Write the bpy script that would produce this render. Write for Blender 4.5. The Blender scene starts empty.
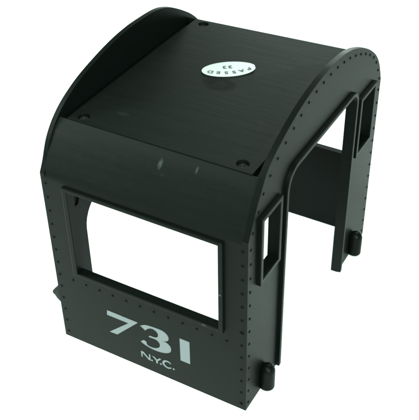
import bpy, bmesh, math, random
from mathutils import Vector, Matrix
random.seed(7)
WORLD = .20
# name, compass angle, height angle, distance, diameter, watts, spread, aim: the main lamp stands close over the camera
LAMPS = [('camera_softbox', 298, 46, .68, .20, .62, 66, (-.03, .17, 0)), ('back_softbox', 108, 13, .9, .40, 3.1, 180, (.05, .07, .03)),
         ('left_softbox', 205, 58, .8, .25, 3.1, 180, (.05, .07, .03)), ('far_added_fill', 68, 56, 1.1, .30, 3.0, 90, (-.08, .32, 0)),  # the far one is a fill, added to whiten the table behind the cab
         ('door_added_fill', 318, 28, .75, .22, 1.5, 80, (.03, .09, .01)), ('boiler_added_fill', 199, 22, .75, .22, 2.1, 60, (.05, .07, 0))]  # both are fills, added to brighten the floor inside the cab
S = 0.1                      # one design unit (the cab's length) is 10 cm
scene = bpy.context.scene
col = scene.collection

# ------------------------------------------------------------------ materials
def new_mat(name):
    m = bpy.data.materials.new(name); m.use_nodes = True
    return m, m.node_tree, m.node_tree.nodes['Principled BSDF']

def node(nt, kind, **kw):
    n = nt.nodes.new(kind)
    for k, v in kw.items():
        setattr(n, k, v)
    return n

def ramp(nt, src, lo, hi, c0, c1):
    r = node(nt, 'ShaderNodeValToRGB')
    r.color_ramp.elements[0].position = lo; r.color_ramp.elements[1].position = hi
    r.color_ramp.elements[0].color = c0; r.color_ramp.elements[1].color = c1
    nt.links.new(src, r.inputs[0]); return r

def g(v): return (v, v, v, 1)

def noise(nt, scale, detail=4, rough=.6, stretch=(1, 1, 1), rot=(0, 0, 0), loc=(0, 0, 0)):
    tc = node(nt, 'ShaderNodeTexCoord'); mp = node(nt, 'ShaderNodeMapping')
    mp.inputs['Scale'].default_value = stretch; mp.inputs['Rotation'].default_value = rot
    mp.inputs['Location'].default_value = loc
    nt.links.new(tc.outputs['Object'], mp.inputs['Vector'])
    n = node(nt, 'ShaderNodeTexNoise'); n.inputs['Scale'].default_value = scale
    n.inputs['Detail'].default_value = detail; n.inputs['Roughness'].default_value = rough
    nt.links.new(mp.outputs[0], n.inputs['Vector']); return n

def mixc(nt, fac, a, b):
    m = node(nt, 'ShaderNodeMix', data_type='RGBA')
    nt.links.new(fac, m.inputs[0])
    for i, v in ((6, a), (7, b)):
        if isinstance(v, tuple): m.inputs[i].default_value = v
        else: nt.links.new(v, m.inputs[i])
    return m.outputs[2]

def math_n(nt, op, a, b=None, clamp=False):
    m = node(nt, 'ShaderNodeMath', operation=op); m.use_clamp = clamp
    for i, v in enumerate((a, b)):
        if v is None: continue
        if isinstance(v, (int, float)): m.inputs[i].default_value = v
        else: nt.links.new(v, m.inputs[i])
    return m.outputs[0]

def spot(nt, c, r, warp=.35, wscale=900):
    """soft irregular patch mask round the point c (metres), radii r"""
    tc = node(nt, 'ShaderNodeTexCoord'); mp = node(nt, 'ShaderNodeMapping', vector_type='POINT')
    mp.inputs['Location'].default_value = [-c[i] / r[i] for i in range(3)]
    mp.inputs['Scale'].default_value = [1 / v for v in r]
    nt.links.new(tc.outputs['Object'], mp.inputs['Vector'])
    ln = node(nt, 'ShaderNodeVectorMath', operation='LENGTH'); nt.links.new(mp.outputs[0], ln.inputs[0])
    n = noise(nt, wscale, 5, .7)
    w = math_n(nt, 'MULTIPLY_ADD', n.outputs[0], warp * 2)
    w.node.inputs[2].default_value = -warp
    return math_n(nt, 'ADD', ln.outputs['Value'], w)

PLASTIC = (.0018, .0026, .0021, 1)
def plastic(name, streak=None, dust=0, rough=.42, spec=.063, marks=None):
    m, nt, b = new_mat(name)
    b.inputs['IOR'].default_value = 1.46
    b.inputs['Specular IOR Level'].default_value = spec
    n1 = noise(nt, 700, 5, .7)
    r = ramp(nt, n1.outputs[0], .3, .75, g(rough - .02), g(rough + .05))
    colr = mixc(nt, n1.outputs[0], tuple(c * .9 for c in PLASTIC[:3]) + (1,), tuple(c * 1.12 for c in PLASTIC[:3]) + (1,))
    # tiny dust specks
    v = node(nt, 'ShaderNodeTexVoronoi'); v.inputs['Scale'].default_value = 520
    tc = node(nt, 'ShaderNodeTexCoord'); nt.links.new(tc.outputs['Object'], v.inputs['Vector'])
    gate = noise(nt, 90, 2, .5)
    d = math_n(nt, 'LESS_THAN', v.outputs['Distance'], .09)
    d = math_n(nt, 'MULTIPLY', d, math_n(nt, 'GREATER_THAN', gate.outputs[0], .55))
    d = math_n(nt, 'MULTIPLY', d, dust)
    colr = mixc(nt, d, colr, (.16, .18, .17, 1))
    rough_out = r.outputs[0]
    h1 = math_n(nt, 'MULTIPLY', noise(nt, 1500, 3, .6).outputs[0], .35)
    if streak:
        s = noise(nt, 100, 6, .7, stretch=streak)
        h1 = math_n(nt, 'ADD', h1, math_n(nt, 'MULTIPLY', s.outputs[0], 2.0))
        rr = ramp(nt, s.outputs[0], .35, .65, g(-.035), g(.05))
        rough_out = math_n(nt, 'ADD', rough_out, rr.outputs[0])
        colr = mixc(nt, math_n(nt, 'MULTIPLY', s.outputs[0], .25), colr, (.008, .011, .0095, 1))
    for mk in (marks or []):
        f = spot(nt, mk['c'], mk['r'], mk.get('warp', .35), mk.get('ws', 900))
        if 'ring' in mk:      # a worn ring with a broken middle
            a = math_n(nt, 'SUBTRACT', f, mk['ring']); a = math_n(nt, 'ABSOLUTE', a)
            f = math_n(nt, 'MULTIPLY', a, 2.2)
        k = ramp(nt, f, mk.get('in', .35), mk.get('out', 1.0), g(mk['k']), g(0))
        colr = mixc(nt, k.outputs[0], colr, mk['col'])
        if 'dr' in mk:
            rough_out = math_n(nt, 'ADD', rough_out, math_n(nt, 'MULTIPLY', k.outputs[0], mk['dr']))
            h1 = math_n(nt, 'ADD', h1, math_n(nt, 'MULTIPLY', math_n(nt, 'MULTIPLY', k.outputs[0], noise(nt, 1800, 4, .7).outputs[0]), mk.get('h', 0)))
    nt.links.new(colr, b.inputs['Base Color']); nt.links.new(rough_out, b.inputs['Roughness'])
    bp = node(nt, 'ShaderNodeBump'); bp.inputs['Strength'].default_value = .35
    bp.inputs['Distance'].default_value = .00012
    nt.links.new(h1, bp.inputs['Height']); nt.links.new(bp.outputs[0], b.inputs['Normal'])
    return m

M_wall = plastic('black_plastic_wall')
M_end = plastic('black_plastic_end')
M_frame = plastic('black_plastic_frame', rough=.38, marks=[
    dict(c=(.0800, -.0014, .0462), r=(.0013, .003, .0008), k=.08, col=(.25, .29, .28, 1), warp=.5, ws=1600),
    dict(c=(.0880, -.0014, .0672), r=(.0009, .003, .0005), k=.16, col=(.25, .29, .28, 1), warp=.5, ws=1600)])
M_shell = plastic('black_plastic_roof_edge', streak=(.25, 2.6, 2.6), dust=0, rough=.42, marks=[
    dict(c=(.0552, .0108, .1140), r=(.0013, .0028, .0028), k=.07, col=(.30, .34, .33, 1), warp=.5, ws=1300),
    dict(c=(.0575, .0085, .1105), r=(.0018, .0016, .0020), k=.04, col=(.25, .29, .28, 1), warp=.5, ws=1300),
    dict(c=(.0712, .0120, .1155), r=(.0007, .0022, .0022), k=.06, col=(.26, .30, .29, 1), warp=.4, ws=1300)])
M_deck = plastic('black_plastic_roof_deck', streak=(.25, 2.6, 1), dust=0, rough=.46, marks=[
    dict(c=(.0492, .0702, .119), r=(.0080, .0056, .02), ring=.66, k=.6, col=(.0012, .0016, .0014, 1), warp=.4, ws=600, dr=.25, h=1.5),
    dict(c=(.0480, .0700, .119), r=(.0050, .0030, .02), k=.5, col=(.002, .0025, .0022, 1), warp=.6, ws=1100, dr=.3, h=1.5),
    dict(c=(.0250, .0290, .119), r=(.0040, .0016, .02), k=.015, col=(.20, .22, .21, 1), warp=.7, ws=800),
    dict(c=(.0800, .0500, .119), r=(.0030, .0010, .02), k=.012, col=(.20, .22, .21, 1), warp=.7, ws=800)])

m, nt, b = new_mat('black_recess'); M_dark = m
b.inputs['Base Color'].default_value = (.0022, .003, .0026, 1); b.inputs['Roughness'].default_value = .7
b.inputs['Specular IOR Level'].default_value = .25

m, nt, b = new_mat('rivet_painted_shade'); M_rivet = m  # shading on the small domes is put into this darker colour
b.inputs['Base Color'].default_value = (.0010, .0014, .0012, 1); b.inputs['Roughness'].default_value = .5
b.inputs['Specular IOR Level'].default_value = .035

m, nt, b = new_mat('pale_grey_paint'); M_paint = m
n = noise(nt, 900, 5, .7)
r = ramp(nt, n.outputs[0], .25, .7, (.080, .091, .097, 1), (.095, .107, .114, 1))
nt.links.new(r.outputs[0], b.inputs['Base Color']); b.inputs['Roughness'].default_value = .55

m, nt, b = new_mat('sticker_paper'); M_paper = m
n = noise(nt, 300, 3, .5)
r = ramp(nt, n.outputs[0], .3, .7, (.30, .32, .31, 1), (.33, .35, .34, 1))
nt.links.new(r.outputs[0], b.inputs['Base Color']); b.inputs['Roughness'].default_value = .5
m, nt, b = new_mat('sticker_ink'); M_ink = m
b.inputs['Base Color'].default_value = (.015, .020, .020, 1); b.inputs['Roughness'].default_value = .6

m, nt, b = new_mat('white_paper_table'); M_table = m
n = noise(nt, 14, 4, .6)
r = ramp(nt, n.outputs[0], .3, .7, (.87, .885, .875, 1), (.89, .905, .895, 1))
nt.links.new(r.outputs[0], b.inputs['Base Color']); b.inputs['Roughness'].default_value = .9
b.inputs['Specular IOR Level'].default_value = .1

# ------------------------------------------------------------------ geometry helpers
def map_x(x0): return lambda a, b, c: (x0 + c, a, b)       # outline (y, z), extruded along +x
def map_y(y0): return lambda a, b, c: (a, y0 - c, b)       # outline (x, z), extruded along -y
def map_z(z0): return lambda a, b, c: (a, b, z0 + c)

def slab(outlines, thick, mp):
    """flat plate from a closed outline and closed holes, spanning 0..thick of the third axis"""
    cu = bpy.data.curves.new('outline', 'CURVE'); cu.dimensions = '2D'; cu.fill_mode = 'BOTH'
    cu.extrude = thick / 2
    for pts in outlines:
        sp = cu.splines.new('POLY'); sp.points.add(len(pts) - 1)
        for i, (a, b) in enumerate(pts): sp.points[i].co = (a, b, 0, 1)
        sp.use_cyclic_u = True
    ob = bpy.data.objects.new('outline', cu); col.objects.link(ob)
    dg = bpy.context.evaluated_depsgraph_get(); dg.update()
    me = bpy.data.meshes.new_from_object(ob.evaluated_get(dg))
    bm = bmesh.new(); bm.from_mesh(me)
    bpy.data.objects.remove(ob); bpy.data.curves.remove(cu); bpy.data.meshes.remove(me)
    bmesh.ops.remove_doubles(bm, verts=bm.verts, dist=1e-5)
    for v in bm.verts:
        a, b_, c = v.co; v.co = mp(a, b_, c + thick / 2)
    bmesh.ops.recalc_face_normals(bm, faces=bm.faces)
    bmesh.ops.dissolve_limit(bm, angle_limit=math.radians(.5), verts=bm.verts, edges=bm.edges)
    return bm

def bevel(bm, test, off=.005, seg=2, ang=40):
    es = []
    for e in bm.edges:
        if len(e.link_faces) == 2 and e.calc_face_angle(0) > math.radians(ang) and test(e.verts[0].co) and test(e.verts[1].co):
            es.append(e)
    if es:
        bmesh.ops.bevel(bm, geom=es, offset=off, segments=seg, profile=.5, affect='EDGES', clamp_overlap=True)
    return bm

def dome(bm, c, n, r=.0074, h=.0042):
    """small round rivet head at c, axis n"""
    n = Vector(n).normalized(); t = n.orthogonal().normalized(); b_ = n.cross(t)
    rows = []
    for k in range(4):
        a = math.radians(90) * k / 3.4
        rows.append([bm.verts.new(Vector(c) + n * (h * math.sin(a) - .0005) + (t * math.cos(q) + b_ * math.sin(q)) * r * math.cos(a))
                     for q in [math.tau * j / 12 for j in range(12)]])
    for k in range(3):
        for j in range(12):
            bm.faces.new((rows[k][j], rows[k][(j + 1) % 12], rows[k + 1][(j + 1) % 12], rows[k + 1][j]))
    bm.faces.new(rows[3])
    for r_ in rows:
        for v_ in r_:
            for f_ in v_.link_faces: f_.material_index = 1

def disc(bm, c, r, z, n=28, top=True):
    vs = [bm.verts.new((c[0] + r * math.cos(math.tau * j / n), c[1] + r * math.sin(math.tau * j / n), z)) for j in range(n)]
    bm.faces.new(vs); return vs

def merge(a, b_):
    me = bpy.data.meshes.new('t'); b_.to_mesh(me); a.from_mesh(me); bpy.data.meshes.remove(me); b_.free()

def box(bm, lo, hi):
    vs = bmesh.ops.create_cube(bm, size=1)['verts']
    for v in vs:
        v.co = [lo[i] + (v.co[i] + .5) * (hi[i] - lo[i]) for i in range(3)]
    return vs

def obj(name, bm, mat, parent=None, smooth=20, label=None):
    for v in bm.verts: v.co *= S
    me = bpy.data.meshes.new(name)
    bm.normal_update(); bm.to_mesh(me); bm.free()
    me.materials.append(mat)
    if any(p.material_index for p in me.polygons): me.materials.append(M_rivet)
    o = bpy.data.objects.new(name, me); col.objects.link(o)
    if smooth:
        me.polygons.foreach_set('use_smooth', [True] * len(me.polygons))
        try: me.set_sharp_from_angle(angle=math.radians(smooth))
        except Exception: pass
    if parent: o.parent = parent
    if label: o['label'] = label
    return o

def arc(cx, cy, r, a0, a1, n=7):
    return [(cx + r * math.cos(math.radians(a0 + (a1 - a0) * i / (n - 1))), cy + r * math.sin(math.radians(a0 + (a1 - a0) * i / (n - 1)))) for i in range(n)]

def rrect(x0, x1, y0, y1, r, n=4):
    return arc(x0 + r, y0 + r, r, 180, 270, n) + arc(x1 - r, y0 + r, r, 270, 360, n) + arc(x1 - r, y1 - r, r, 0, 90, n) + arc(x0 + r, y1 - r, r, 90, 180, n)

def catmull(pts, sharp=(), n=5, closed=True):
    out = []; N = len(pts)
    for i in range(N if closed else N - 1):
        p0, p1, p2, p3 = (Vector(pts[(i + k) % N]) if closed else Vector(pts[min(max(i + k, 0), N - 1)]) for k in (-1, 0, 1, 2))
        t1 = (p2 - p1) * .5 if i in sharp else (p2 - p0) * .5
        t2 = (p2 - p1) * .5 if (i + 1) % N in sharp else (p3 - p1) * .5
        for k in range(n):
            t = k / n
            out.append(tuple((2 * t**3 - 3 * t**2 + 1) * p1 + (t**3 - 2 * t**2 + t) * t1 + (-2 * t**3 + 3 * t**2) * p2 + (t**3 - t**2) * t2))
    if not closed: out.append(tuple(pts[-1]))
    return out

def ribbon(pts, widths):
    """closed outline of a brush stroke along pts"""
    L, R = [], []
    for i, p in enumerate(pts):
        a = Vector(pts[max(i - 1, 0)]); b_ = Vector(pts[min(i + 1, len(pts) - 1)])
        d = (b_ - a).normalized(); nn = Vector((-d.y, d.x)) * widths[i] / 2
        L.append(tuple(Vector(p) + nn)); R.append(tuple(Vector(p) - nn))
    return L + R[::-1]

# ------------------------------------------------------------------ measures (design units)
W = 1.425; HS = .985; T = .026; TL = .036
ARCH_RIGHT = [(0, .985), (.029, 1.038), (.063, 1.104), (.100, 1.160), (.146, 1.222), (.2, 1.262), (.297, 1.306), (.375, 1.334), (.44, 1.353),
        (.53, 1.371), (.62, 1.383), (.69, 1.387), (.76, 1.386), (.882, 1.374), (.95, 1.359), (1.015, 1.339), (1.134, 1.288), (1.237, 1.226),
        (1.322, 1.158), (1.381, 1.083), (W, .985)]
ARCH_LEFT = [(0, .985), (.029, 1.035), (.064, 1.108), (.102, 1.158), (.146, 1.198), (.2, 1.233), (.271, 1.265), (.34, 1.289), (.425, 1.310),
        (.53, 1.331), (.625, 1.344), (.70, 1.349), (.76, 1.350), (.875, 1.345), (.95, 1.337), (1.01, 1.322), (1.09, 1.289), (1.18, 1.238),
        (1.277, 1.172), (1.36, 1.09), (W, .985)]

def plate_outline(arch):
    top = catmull(arch, sharp=(0, len(arch) - 1), n=4, closed=False)
    return [(0.0, 0.0)] + top + [(W, 0.0)]

cab = bpy.data.objects.new('locomotive_cab', None); col.objects.link(cab)
cab.empty_display_size = .02
cab['label'] = 'black plastic model steam locomotive cab with white number 731 standing on white table'
cab['category'] = 'model locomotive cab'

# ------------------------------------------------------------------ right end wall (door, two narrow windows)
DY0, DY1, DZ = .330, 1.056, 1.100
def door_path(y0, y1, z, ra, rb, z0=0.0):
    return [(y0, z0)] + arc(y0 + ra, z - ra, ra, 180, 90, 9) + arc(y1 - rb, z - rb, rb, 90, 0, 7) + [(y1, z0)]
top = catmull(ARCH_RIGHT, sharp=(0, len(ARCH_RIGHT) - 1), n=4, closed=False)
outline = [(0.0, 0.0)] + top + [(W, 0.0)] + door_path(DY0, DY1, DZ, .085, .055)[::-1]
WIN_A = (.105, .250, .724, 1.025); WIN_B = (1.138, 1.296, .724, 1.013)
def rect(w): return [(w[0], w[2]), (w[1], w[2]), (w[1], w[3]), (w[0], w[3])]
bm = slab([outline, rect(WIN_A), rect(WIN_B)], T, map_x(1 - T))
hole_zone = lambda v, w: w[0] - .01 < v.y < w[1] + .01 and w[2] - .01 < v.z < w[3] + .01
def end_test(v):
    if hole_zone(v, WIN_A) or hole_zone(v, WIN_B): return False
    in_door = DY0 - .005 < v.y < DY1 + .005 and v.z < DZ + .005
    if in_door: return False
    return abs(v.x - 1) < 1e-4 or (abs(v.x - (1 - T)) < 1e-4 and v.z > 1.2)
bevel(bm, end_test, .0045, 2, 30)
# the lower part is thicker than the arch that stands above the roof
low = [(.032, 0.0), (.032, 1.0), (.10, 1.13), (W - .10, 1.13), (W - .032, 1.0), (W - .032, 0.0)] + door_path(DY0, DY1, DZ, .085, .055)[::-1]
merge(bm, slab([low, rect(WIN_A), rect(WIN_B)], TL - T, map_x(1 - TL)))
ARCH_RIV = [(.083, 1.080), (.123, 1.141), (.179, 1.191), (.242, 1.232), (.310, 1.264), (.381, 1.290), (.448, 1.313), (.519, 1.333), (.592, 1.345),
            (.664, 1.350), (.738, 1.351), (.812, 1.347), (.884, 1.337), (.953, 1.323), (1.023, 1.302), (1.090, 1.277), (1.155, 1.248),
            (1.217, 1.214), (1.277, 1.172), (1.324, 1.123), (1.363, 1.063)]
COLZ = [.036 + .0748 * k for k in range(13)]
for y, z in ARCH_RIV: dome(bm, (1, y, z), (1, 0, 0))
for z in COLZ + [1.008]: dome(bm, (1, .025 + (.012 if z > 1 else 0), z), (1, 0, 0))
for z in COLZ + [1.0]: dome(bm, (1, W - .022 - (.006 if z > .99 else 0), z), (1, 0, 0))
for i, z in enumerate(COLZ):                                        # rivets on the corner strip facing the number side
    dome(bm, (.975, 0, z), (0, -1, 0), *((.0115, .005) if i in (0, 6) else (.0078, .0042)))
end_r = obj('end_wall', bm, M_end, cab, label='riveted end wall with wide doorway between two narrow windows')

# raised frames on the right end wall
P = .018
bm = slab([door_path(DY0 - .020, DY1 + .020, DZ + .020, .100, .072, .004) + door_path(DY0, DY1, DZ, .085, .055, .004)[::-1]], P, map_x(1))
bevel(bm, lambda v: abs(v.x - (1 + P)) < 1e-4, .003, 2, 30)
obj('door_frame', bm, M_frame, end_r)
for w in (WIN_A, WIN_B):
    bm = slab([[(w[0] - .022, w[2] - .022), (w[1] + .022, w[2] - .022), (w[1] + .022, w[3] + .020), (w[0] - .022, w[3] + .020)], rect(w)], P, map_x(1))
    bevel(bm, lambda v: abs(v.x - (1 + P)) < 1e-4, .003, 2, 30)
    obj('window_frame', bm, M_frame, end_r)

def stud(name, cx, cy, parent, r=.036, z0=.016, z1=.120):
    bm = bmesh.new(); n = 28; rings = []
    prof = [(r - .004, z0), (r, z0 + .004), (r, z1)] + [(r * math.cos(a), z1 + r * math.sin(a) * 1.05) for a in [math.radians(90) * k / 8 for k in range(1, 8)]]
    for rr, z in prof:
        rings.append([bm.verts.new((cx + rr * math.cos(math.tau * j / n), cy + rr * math.sin(math.tau * j / n), z)) for j in range(n)])
    for a, b_ in zip(rings, rings[1:]):
        for j in range(n): bm.faces.new((a[j], a[(j + 1) % n], b_[(j + 1) % n], b_[j]))
    bm.faces.new(rings[-1]); bm.faces.new(rings[0][::-1])
    return obj(name, bm, M_frame, parent)
stud('locating_stud', 1.024, .166, end_r)
stud('locating_stud', 1.024, 1.232, end_r)

# ------------------------------------------------------------------ left end wall (boiler side)
LT = .023
top = catmull(ARCH_LEFT, sharp=(0, len(ARCH_LEFT) - 1), n=4, closed=False)
boiler = door_path(.236, W - .236, .665, .15, .15)
outline = [(0.0, 0.0)] + top + [(W, 0.0)] + boiler[::-1]
HEX = [(.148, .722), (.160, .772), (.198, .772), (.206, .715), (.194, .690), (.160, .690)]
HEXB = [(W - y, z) for y, z in HEX][::-1]
bm = slab([outline, HEX, HEXB], LT - .008, map_x(.008))
merge(bm, slab([outline], .008, map_x(0)))
bevel(bm, lambda v: v.z > .98 and (abs(v.x) < 1e-4 or (abs(v.x - LT) < 1e-4 and v.z > 1.02)), .0055, 2, 30)
for i, z in enumerate(COLZ): dome(bm, (.022, 0, z), (0, -1, 0))
end_l = obj('end_wall', bm, M_end, cab, label='arched end wall on the boiler side, rising above the roof')
# small pointed lug on the outer face
bm = bmesh.new()
prof = [(0.0, .306), (-.022, .298), (-.046, .272), (-.064, .247), (-.064, .234), (-.050, .224), (-.042, .210), (-.028, .200), (0.0, .197)]
fr = [bm.verts.new((x, .020, z)) for x, z in prof]; bk = [bm.verts.new((x, .075, z)) for x, z in prof]
bm.faces.new(fr); bm.faces.new(bk[::-1])
for i in range(len(prof)):
    j = (i + 1) % len(prof); bm.faces.new((fr[j], fr[i], bk[i], bk[j]))
bmesh.ops.recalc_face_normals(bm, faces=bm.faces)
bevel(bm, lambda v: v.x < -.01, .009, 3, 15)
obj('lug', bm, M_frame, end_l)
for h in (HEX, HEXB):
    obj('recess', slab([[(.177 + (y - .177) * .97 if y < .5 else W - .177 + (y - W + .177) * .97, .722 + (z - .722) * .97) for y, z in h]], .004, map_x(.0065)), M_dark, end_l, smooth=0)

# ------------------------------------------------------------------ side walls
SW = (.142, .871, .472, .932)
def side(yface, mirror, win, th=.032):
    o = [(LT, 0.0), (1 - T, 0.0), (1 - T, HS - .027), (LT, HS - .027)]
    mp = (lambda a, b_, c: (a, yface - c, b_)) if mirror else (lambda a, b_, c: (a, yface + c, b_))
    bm = slab([o, rect(win)], th, mp)
    return bm
bm = side(0, False, SW)
for k in range(12): dome(bm, (.097 + .0733 * k, 0, .404), (0, -1, 0))
side_n = obj('side_wall', bm, M_wall, cab, label='side wall with one large window above the white number 731')
def side_frame(yface, sgn, win, parent):
    w = win
    o = [(w[0] - .026, w[2] - .018), (w[1] + .022, w[2] - .018), (w[1] + .022, w[3] + .018), (w[0] - .026, w[3] + .018)]
    bm = slab([o, rect(w)], .014, lambda a, b_, c: (a, yface + sgn * c, b_))
    bevel(bm, lambda v: abs(v.y - (yface + sgn * .014)) < 1e-4, .003, 2, 30)
    return obj('window_frame', bm, M_frame, parent)
side_frame(0, -1, SW, side_n)
SWF = (.142, .871, .500, .932)
bm = side(W, True, SWF, .020)
for k in range(12): dome(bm, (.097 + .0733 * k, W, .404), (0, 1, 0))
side_f = obj('side_wall', bm, M_wall, cab, label='far side wall seen from inside through the doorway')
side_frame(W, 1, SWF, side_f)

# ------------------------------------------------------------------ painted number and letters on the near side wall
seven = [(0.2768, 0.2945), (0.2737, 0.2653), (0.3925, 0.2655), (0.2786, 0.1560), (0.3215, 0.1580), (0.4440, 0.2925), (.443, .2945)]
three = [(0.4573, 0.2812), (0.4815, 0.2966), (0.5075, 0.303), (0.5432, 0.3063), (0.5783, 0.3052), (0.6002, 0.2916), (0.6078, 0.274), (0.6034, 0.2564), (0.5902, 0.2455), (0.5635, 0.2383), (0.5899, 0.2391), (0.6095, 0.2285), (0.6177, 0.2108), (0.6135, 0.1867), (0.5913, 0.1689), (0.56, 0.1592), (0.5237, 0.1566), (0.4929, 0.1612), (0.4673, 0.1693), (0.4532, 0.1782), (0.4717, 0.195), (0.4843, 0.1886), (0.486, 0.1756), (0.4984, 0.1679), (0.5244, 0.1684), (0.5457, 0.1792), (0.558, 0.1962), (0.557, 0.2145), (0.546, 0.2277), (0.5284, 0.2314), (0.5025, 0.2291), (0.5003, 0.2342), (0.5084, 0.2401), (0.529, 0.241), (0.5436, 0.247), (0.5516, 0.2615), (0.5505, 0.2763), (0.5395, 0.2881), (0.5221, 0.293), (0.5037, 0.2853), (0.4928, 0.2757), (0.4832, 0.263), (0.472, 0.2718)]
three = catmull(three, sharp=(0, 9, 19, 20, 30, 31, 32, 41), n=4)
one = [(0.6667, 0.3020), (0.7166, 0.3030), (0.7169, 0.1609), (0.6666, 0.1605)]
PT = .0012
bm = slab([seven], PT, lambda a, b_, c: (a, -c, b_))
merge(bm, slab([three], PT, lambda a, b_, c: (a, -c, b_)))
merge(bm, slab([one], PT, lambda a, b_, c: (a, -c, b_)))
obj('cab_number', bm, M_paint, side_n, smooth=0, label='large white number 731')
glyphs = [
    [(.4490, .1120), (.4630, .1120), (.4900, .0840), (.4935, .0840), (.4935, .1120), (.5000, .1120), (.5000, .0720), (.4905, .0720), (.4600, .1010), (.4565, .1010), (.4565, .0750), (.4500, .0750)],
    [(.5110, .1085), (.5230, .1085), (.5360, .0965), (.5500, .1115), (.5605, .1115), (.5400, .0885), (.5400, .0715), (.5310, .0715), (.5310, .0885)],
]
cpts = catmull([(.6125, .1065), (.5980, .1140), (.5790, .1085), (.5705, .0925), (.5780, .0780), (.5960, .0715), (.6135, .0800)], closed=False, n=4)
cw = [.0050 + .0060 * math.sin(math.pi * i / (len(cpts) - 1)) for i in range(len(cpts))]
glyphs.append(ribbon(cpts, cw))
for dx, dz in ((.5075, .0765), (.5565, .0775), (.6265, .0790)): glyphs.append(arc(dx, dz, .0052, 0, 324, 10))
bm = bmesh.new()
for gl in glyphs: merge(bm, slab([gl], PT, lambda a, b_, c: (a, -c, b_)))
obj('lettering', bm, M_paint, side_n, smooth=0, label='small white letters N.Y.C.')

# ------------------------------------------------------------------ roof
def skew(bm):
    # the loosely fitted roof sits a little lower and narrower at its far corner on the boiler side
    for v in bm.verts:
        f = max(0, v.co.y - .9) / .37 * (1 - v.co.x)
        v.co.y -= .035 * f; v.co.z -= .014 * f
    return bm
DK = 1.190; DE = .150
sh = catmull([(0, .958), (.0015, .972), (.009, .998), (.028, 1.036), (.062, 1.097), (.101, 1.149), (DE - .001, 1.1865)], sharp=(0, 6), n=5, closed=False)
inner = [(a + .030, b_ - .022) for a, b_ in sh]
def shell_outline():
    o = sh + [(DE + .004, 1.186), (DE + .006, 1.158), (W - DE - .006, 1.158), (W - DE - .004, 1.186)] + [(W - a, b_) for a, b_ in sh[::-1]]
    i_ = [(a, b_) for a, b_ in inner[:-1]] + [(DE + .02, 1.135), (W - DE - .02, 1.135)] + [(W - a, b_) for a, b_ in inner[:-1][::-1]]
    return o + i_[::-1]
bm = slab([shell_outline()], 1 - T - LT, map_x(LT))
shell = obj('roof_shell', skew(bm), M_shell, cab, smooth=20)
X0, X1 = .064, .934
SC = [(.117, .195), (.869, .203), (.130, 1.222), (.895, 1.190)]
holes = [arc(x, y, .0275, 0, 345, 24) for x, y in SC]
bm = slab([rrect(X0, X1, DE + .0045, W - DE - .0045, .004, 3)] + holes, .030 - .002, map_z(DK - .028))
bevel(bm, lambda v: abs(v.z - DK) < 1e-4, .002, 2, 30)
deck = obj('roof_deck', skew(bm), M_deck, cab, smooth=20)
for (x, y) in SC:
    bm = bmesh.new()
    n = 24; z0 = DK - .0265
    prof = [(.0265, z0), (.0262, DK - .020), (.017, DK - .012), (.0135, DK - .011), (.011, DK - .017), (.002, DK - .018)]
    rings = [[bm.verts.new((x + r * math.cos(math.tau * j / n), y + r * math.sin(math.tau * j / n), z)) for j in range(n)] for r, z in prof]
    for a, b_ in zip(rings, rings[1:]):
        for j in range(n): bm.faces.new((a[j], a[(j + 1) % n], b_[(j + 1) % n], b_[j]))
    bm.faces.new(rings[-1])
    obj('screw', skew(bm), M_dark, deck)

# ------------------------------------------------------------------ oval inspection sticker lying on the deck
sx, sy = .4675, .8345           # centre
ang = math.radians(36.5)         # long axis across the deck
ca, sa = math.cos(ang), math.sin(ang)
A, B = .124, .067
def st(u, v, h): return (sx + u * ca - v * sa, sy + u * sa + v * ca, h)
pts = []
for j in range(64):
    q = math.tau * j / 64
    u, v = A * math.cos(q), B * math.sin(q)
    pts.append((u, v))
pts = [p for p in pts if not (p[0] > A * .985)]
bm = bmesh.new()
cen = bm.verts.new(st(0, 0, DK + .0024)); ring = []; low = []
for u, v in pts:
    lift = .0016 + .0028 * max(0, u / A) ** 4
    ring.append(bm.verts.new(st(u, v, DK + lift))); low.append(bm.verts.new(st(u, v, DK + lift - .0014)))
for i in range(len(pts)):
    j = (i + 1) % len(pts)
    bm.faces.new((cen, ring[i], ring[j])); bm.faces.new((ring[i], low[i], low[j], ring[j]))
bmesh.ops.recalc_face_normals(bm, faces=bm.faces)
sticker = obj('inspection_sticker', bm, M_paper, cab, smooth=20, label='pale green white oval sticker reading PASSED 33')

def text_bm(ch, size):
    cu = bpy.data.curves.new('t', 'FONT'); cu.body = ch; cu.size = size; cu.align_x = 'CENTER'; cu.fill_mode = 'BOTH'; cu.extrude = .0004; cu.offset = size * .012
    ob = bpy.data.objects.new('t', cu); col.objects.link(ob)
    dg = bpy.context.evaluated_depsgraph_get(); dg.update()
    me = bpy.data.meshes.new_from_object(ob.evaluated_get(dg)); b2 = bmesh.new(); b2.from_mesh(me)
    bpy.data.objects.remove(ob); bpy.data.curves.remove(cu); bpy.data.meshes.remove(me)
    return b2
ink = bmesh.new()
def put(ch, size, u, v, rot):
    b2 = text_bm(ch, size); cr, sr = math.cos(rot), math.sin(rot)
    for vv in b2.verts:
        a, b_, c = vv.co.x * 1.25, vv.co.y, vv.co.z
        a, b_ = a * cr - b_ * sr, a * sr + b_ * cr
        vv.co = st(u + a, v + b_, DK + .0032 + .0022 * max(0, (u + a) / A) + c)
    merge(ink, b2)
# upside down as seen from the camera: the reader stands on the far side
put('3', .036, .009, .027, math.pi); put('3', .036, -.017, .027, math.pi)
word = 'PASSED'
for i, ch in enumerate(word):
    t = (i - 2.5) / 2.5
    u = .002 - .084 * t; v = -.037 + .019 * t * t
    put(ch, .032, u, v + .012, math.pi - .42 * t)
obj('lettering', ink, M_ink, sticker, smooth=0)

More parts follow.
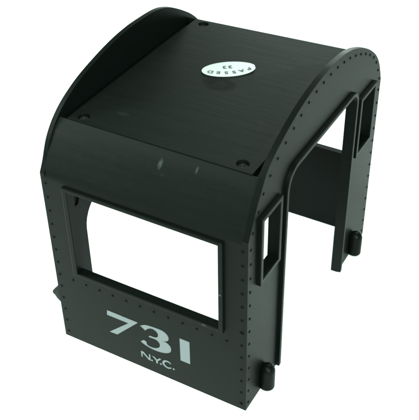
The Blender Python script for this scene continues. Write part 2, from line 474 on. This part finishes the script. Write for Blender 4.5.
# ------------------------------------------------------------------ white table
bm = bmesh.new(); box(bm, (-4.2, -3.4, -.3), (4.4, 5.2, 0))
t = obj('tabletop', bm, M_table, smooth=0)
t['kind'] = 'structure'; t['label'] = 'plain bright white table surface under the black cab'

# ------------------------------------------------------------------ camera (solved from the photograph)
R = ((0.87291252, 0.48765807, -0.01460574), (0.29061343, -0.5437811, -0.78730296), (-0.39187697, 0.68300199, -0.61639332))
C = Vector((2.16062084, -2.31630832, 3.17739458)) * S
cam = bpy.data.cameras.new('camera'); co = bpy.data.objects.new('camera', cam); col.objects.link(co)
r0, r1, r2 = (Vector(v) for v in R)
co.matrix_world = Matrix(((r0.x, -r1.x, -r2.x, C.x), (r0.y, -r1.y, -r2.y, C.y), (r0.z, -r1.z, -r2.z, C.z), (0, 0, 0, 1)))
cam.sensor_width = 36; cam.sensor_fit = 'HORIZONTAL'; cam.lens = 36 * 886.931 / 419
cam.clip_start = .01; cam.clip_end = 50
scene.camera = co

# ------------------------------------------------------------------ light: soft white surroundings and large studio lamps, plus added fill lamps
w = bpy.data.worlds.new('World'); scene.world = w; w.use_nodes = True
bg = w.node_tree.nodes['Background']; bg.inputs[0].default_value = (.81, 1.0, .91, 1); bg.inputs[1].default_value = WORLD

def area(name, az, el, dist, size, power, spread, tgt, color=(.82, 1, .91)):
    """large soft lamp aimed at the cab from compass angle az (0 = +x) and height angle el"""
    az, el = math.radians(az), math.radians(el)
    tgt = Vector(tgt)
    loc = tgt + dist * Vector((math.cos(az) * math.cos(el), math.sin(az) * math.cos(el), math.sin(el)))
    l = bpy.data.lights.new(name, 'AREA'); l.shape = 'DISK'; l.size = size; l.energy = power; l.color = color; l.spread = math.radians(spread)
    o = bpy.data.objects.new(name, l); col.objects.link(o); o.location = loc
    o.rotation_euler = (tgt - loc).to_track_quat('-Z', 'Y').to_euler(); return o
for args in LAMPS: area(*args)

scene.view_settings.view_transform = 'Standard'; scene.view_settings.look = 'None'
scene.view_settings.exposure = 0; scene.view_settings.gamma = 1
scene.render.engine = 'CYCLES'; scene.cycles.max_bounces = 8
scene.cycles.use_denoising = True
scene.cycles.filter_width = 2.2
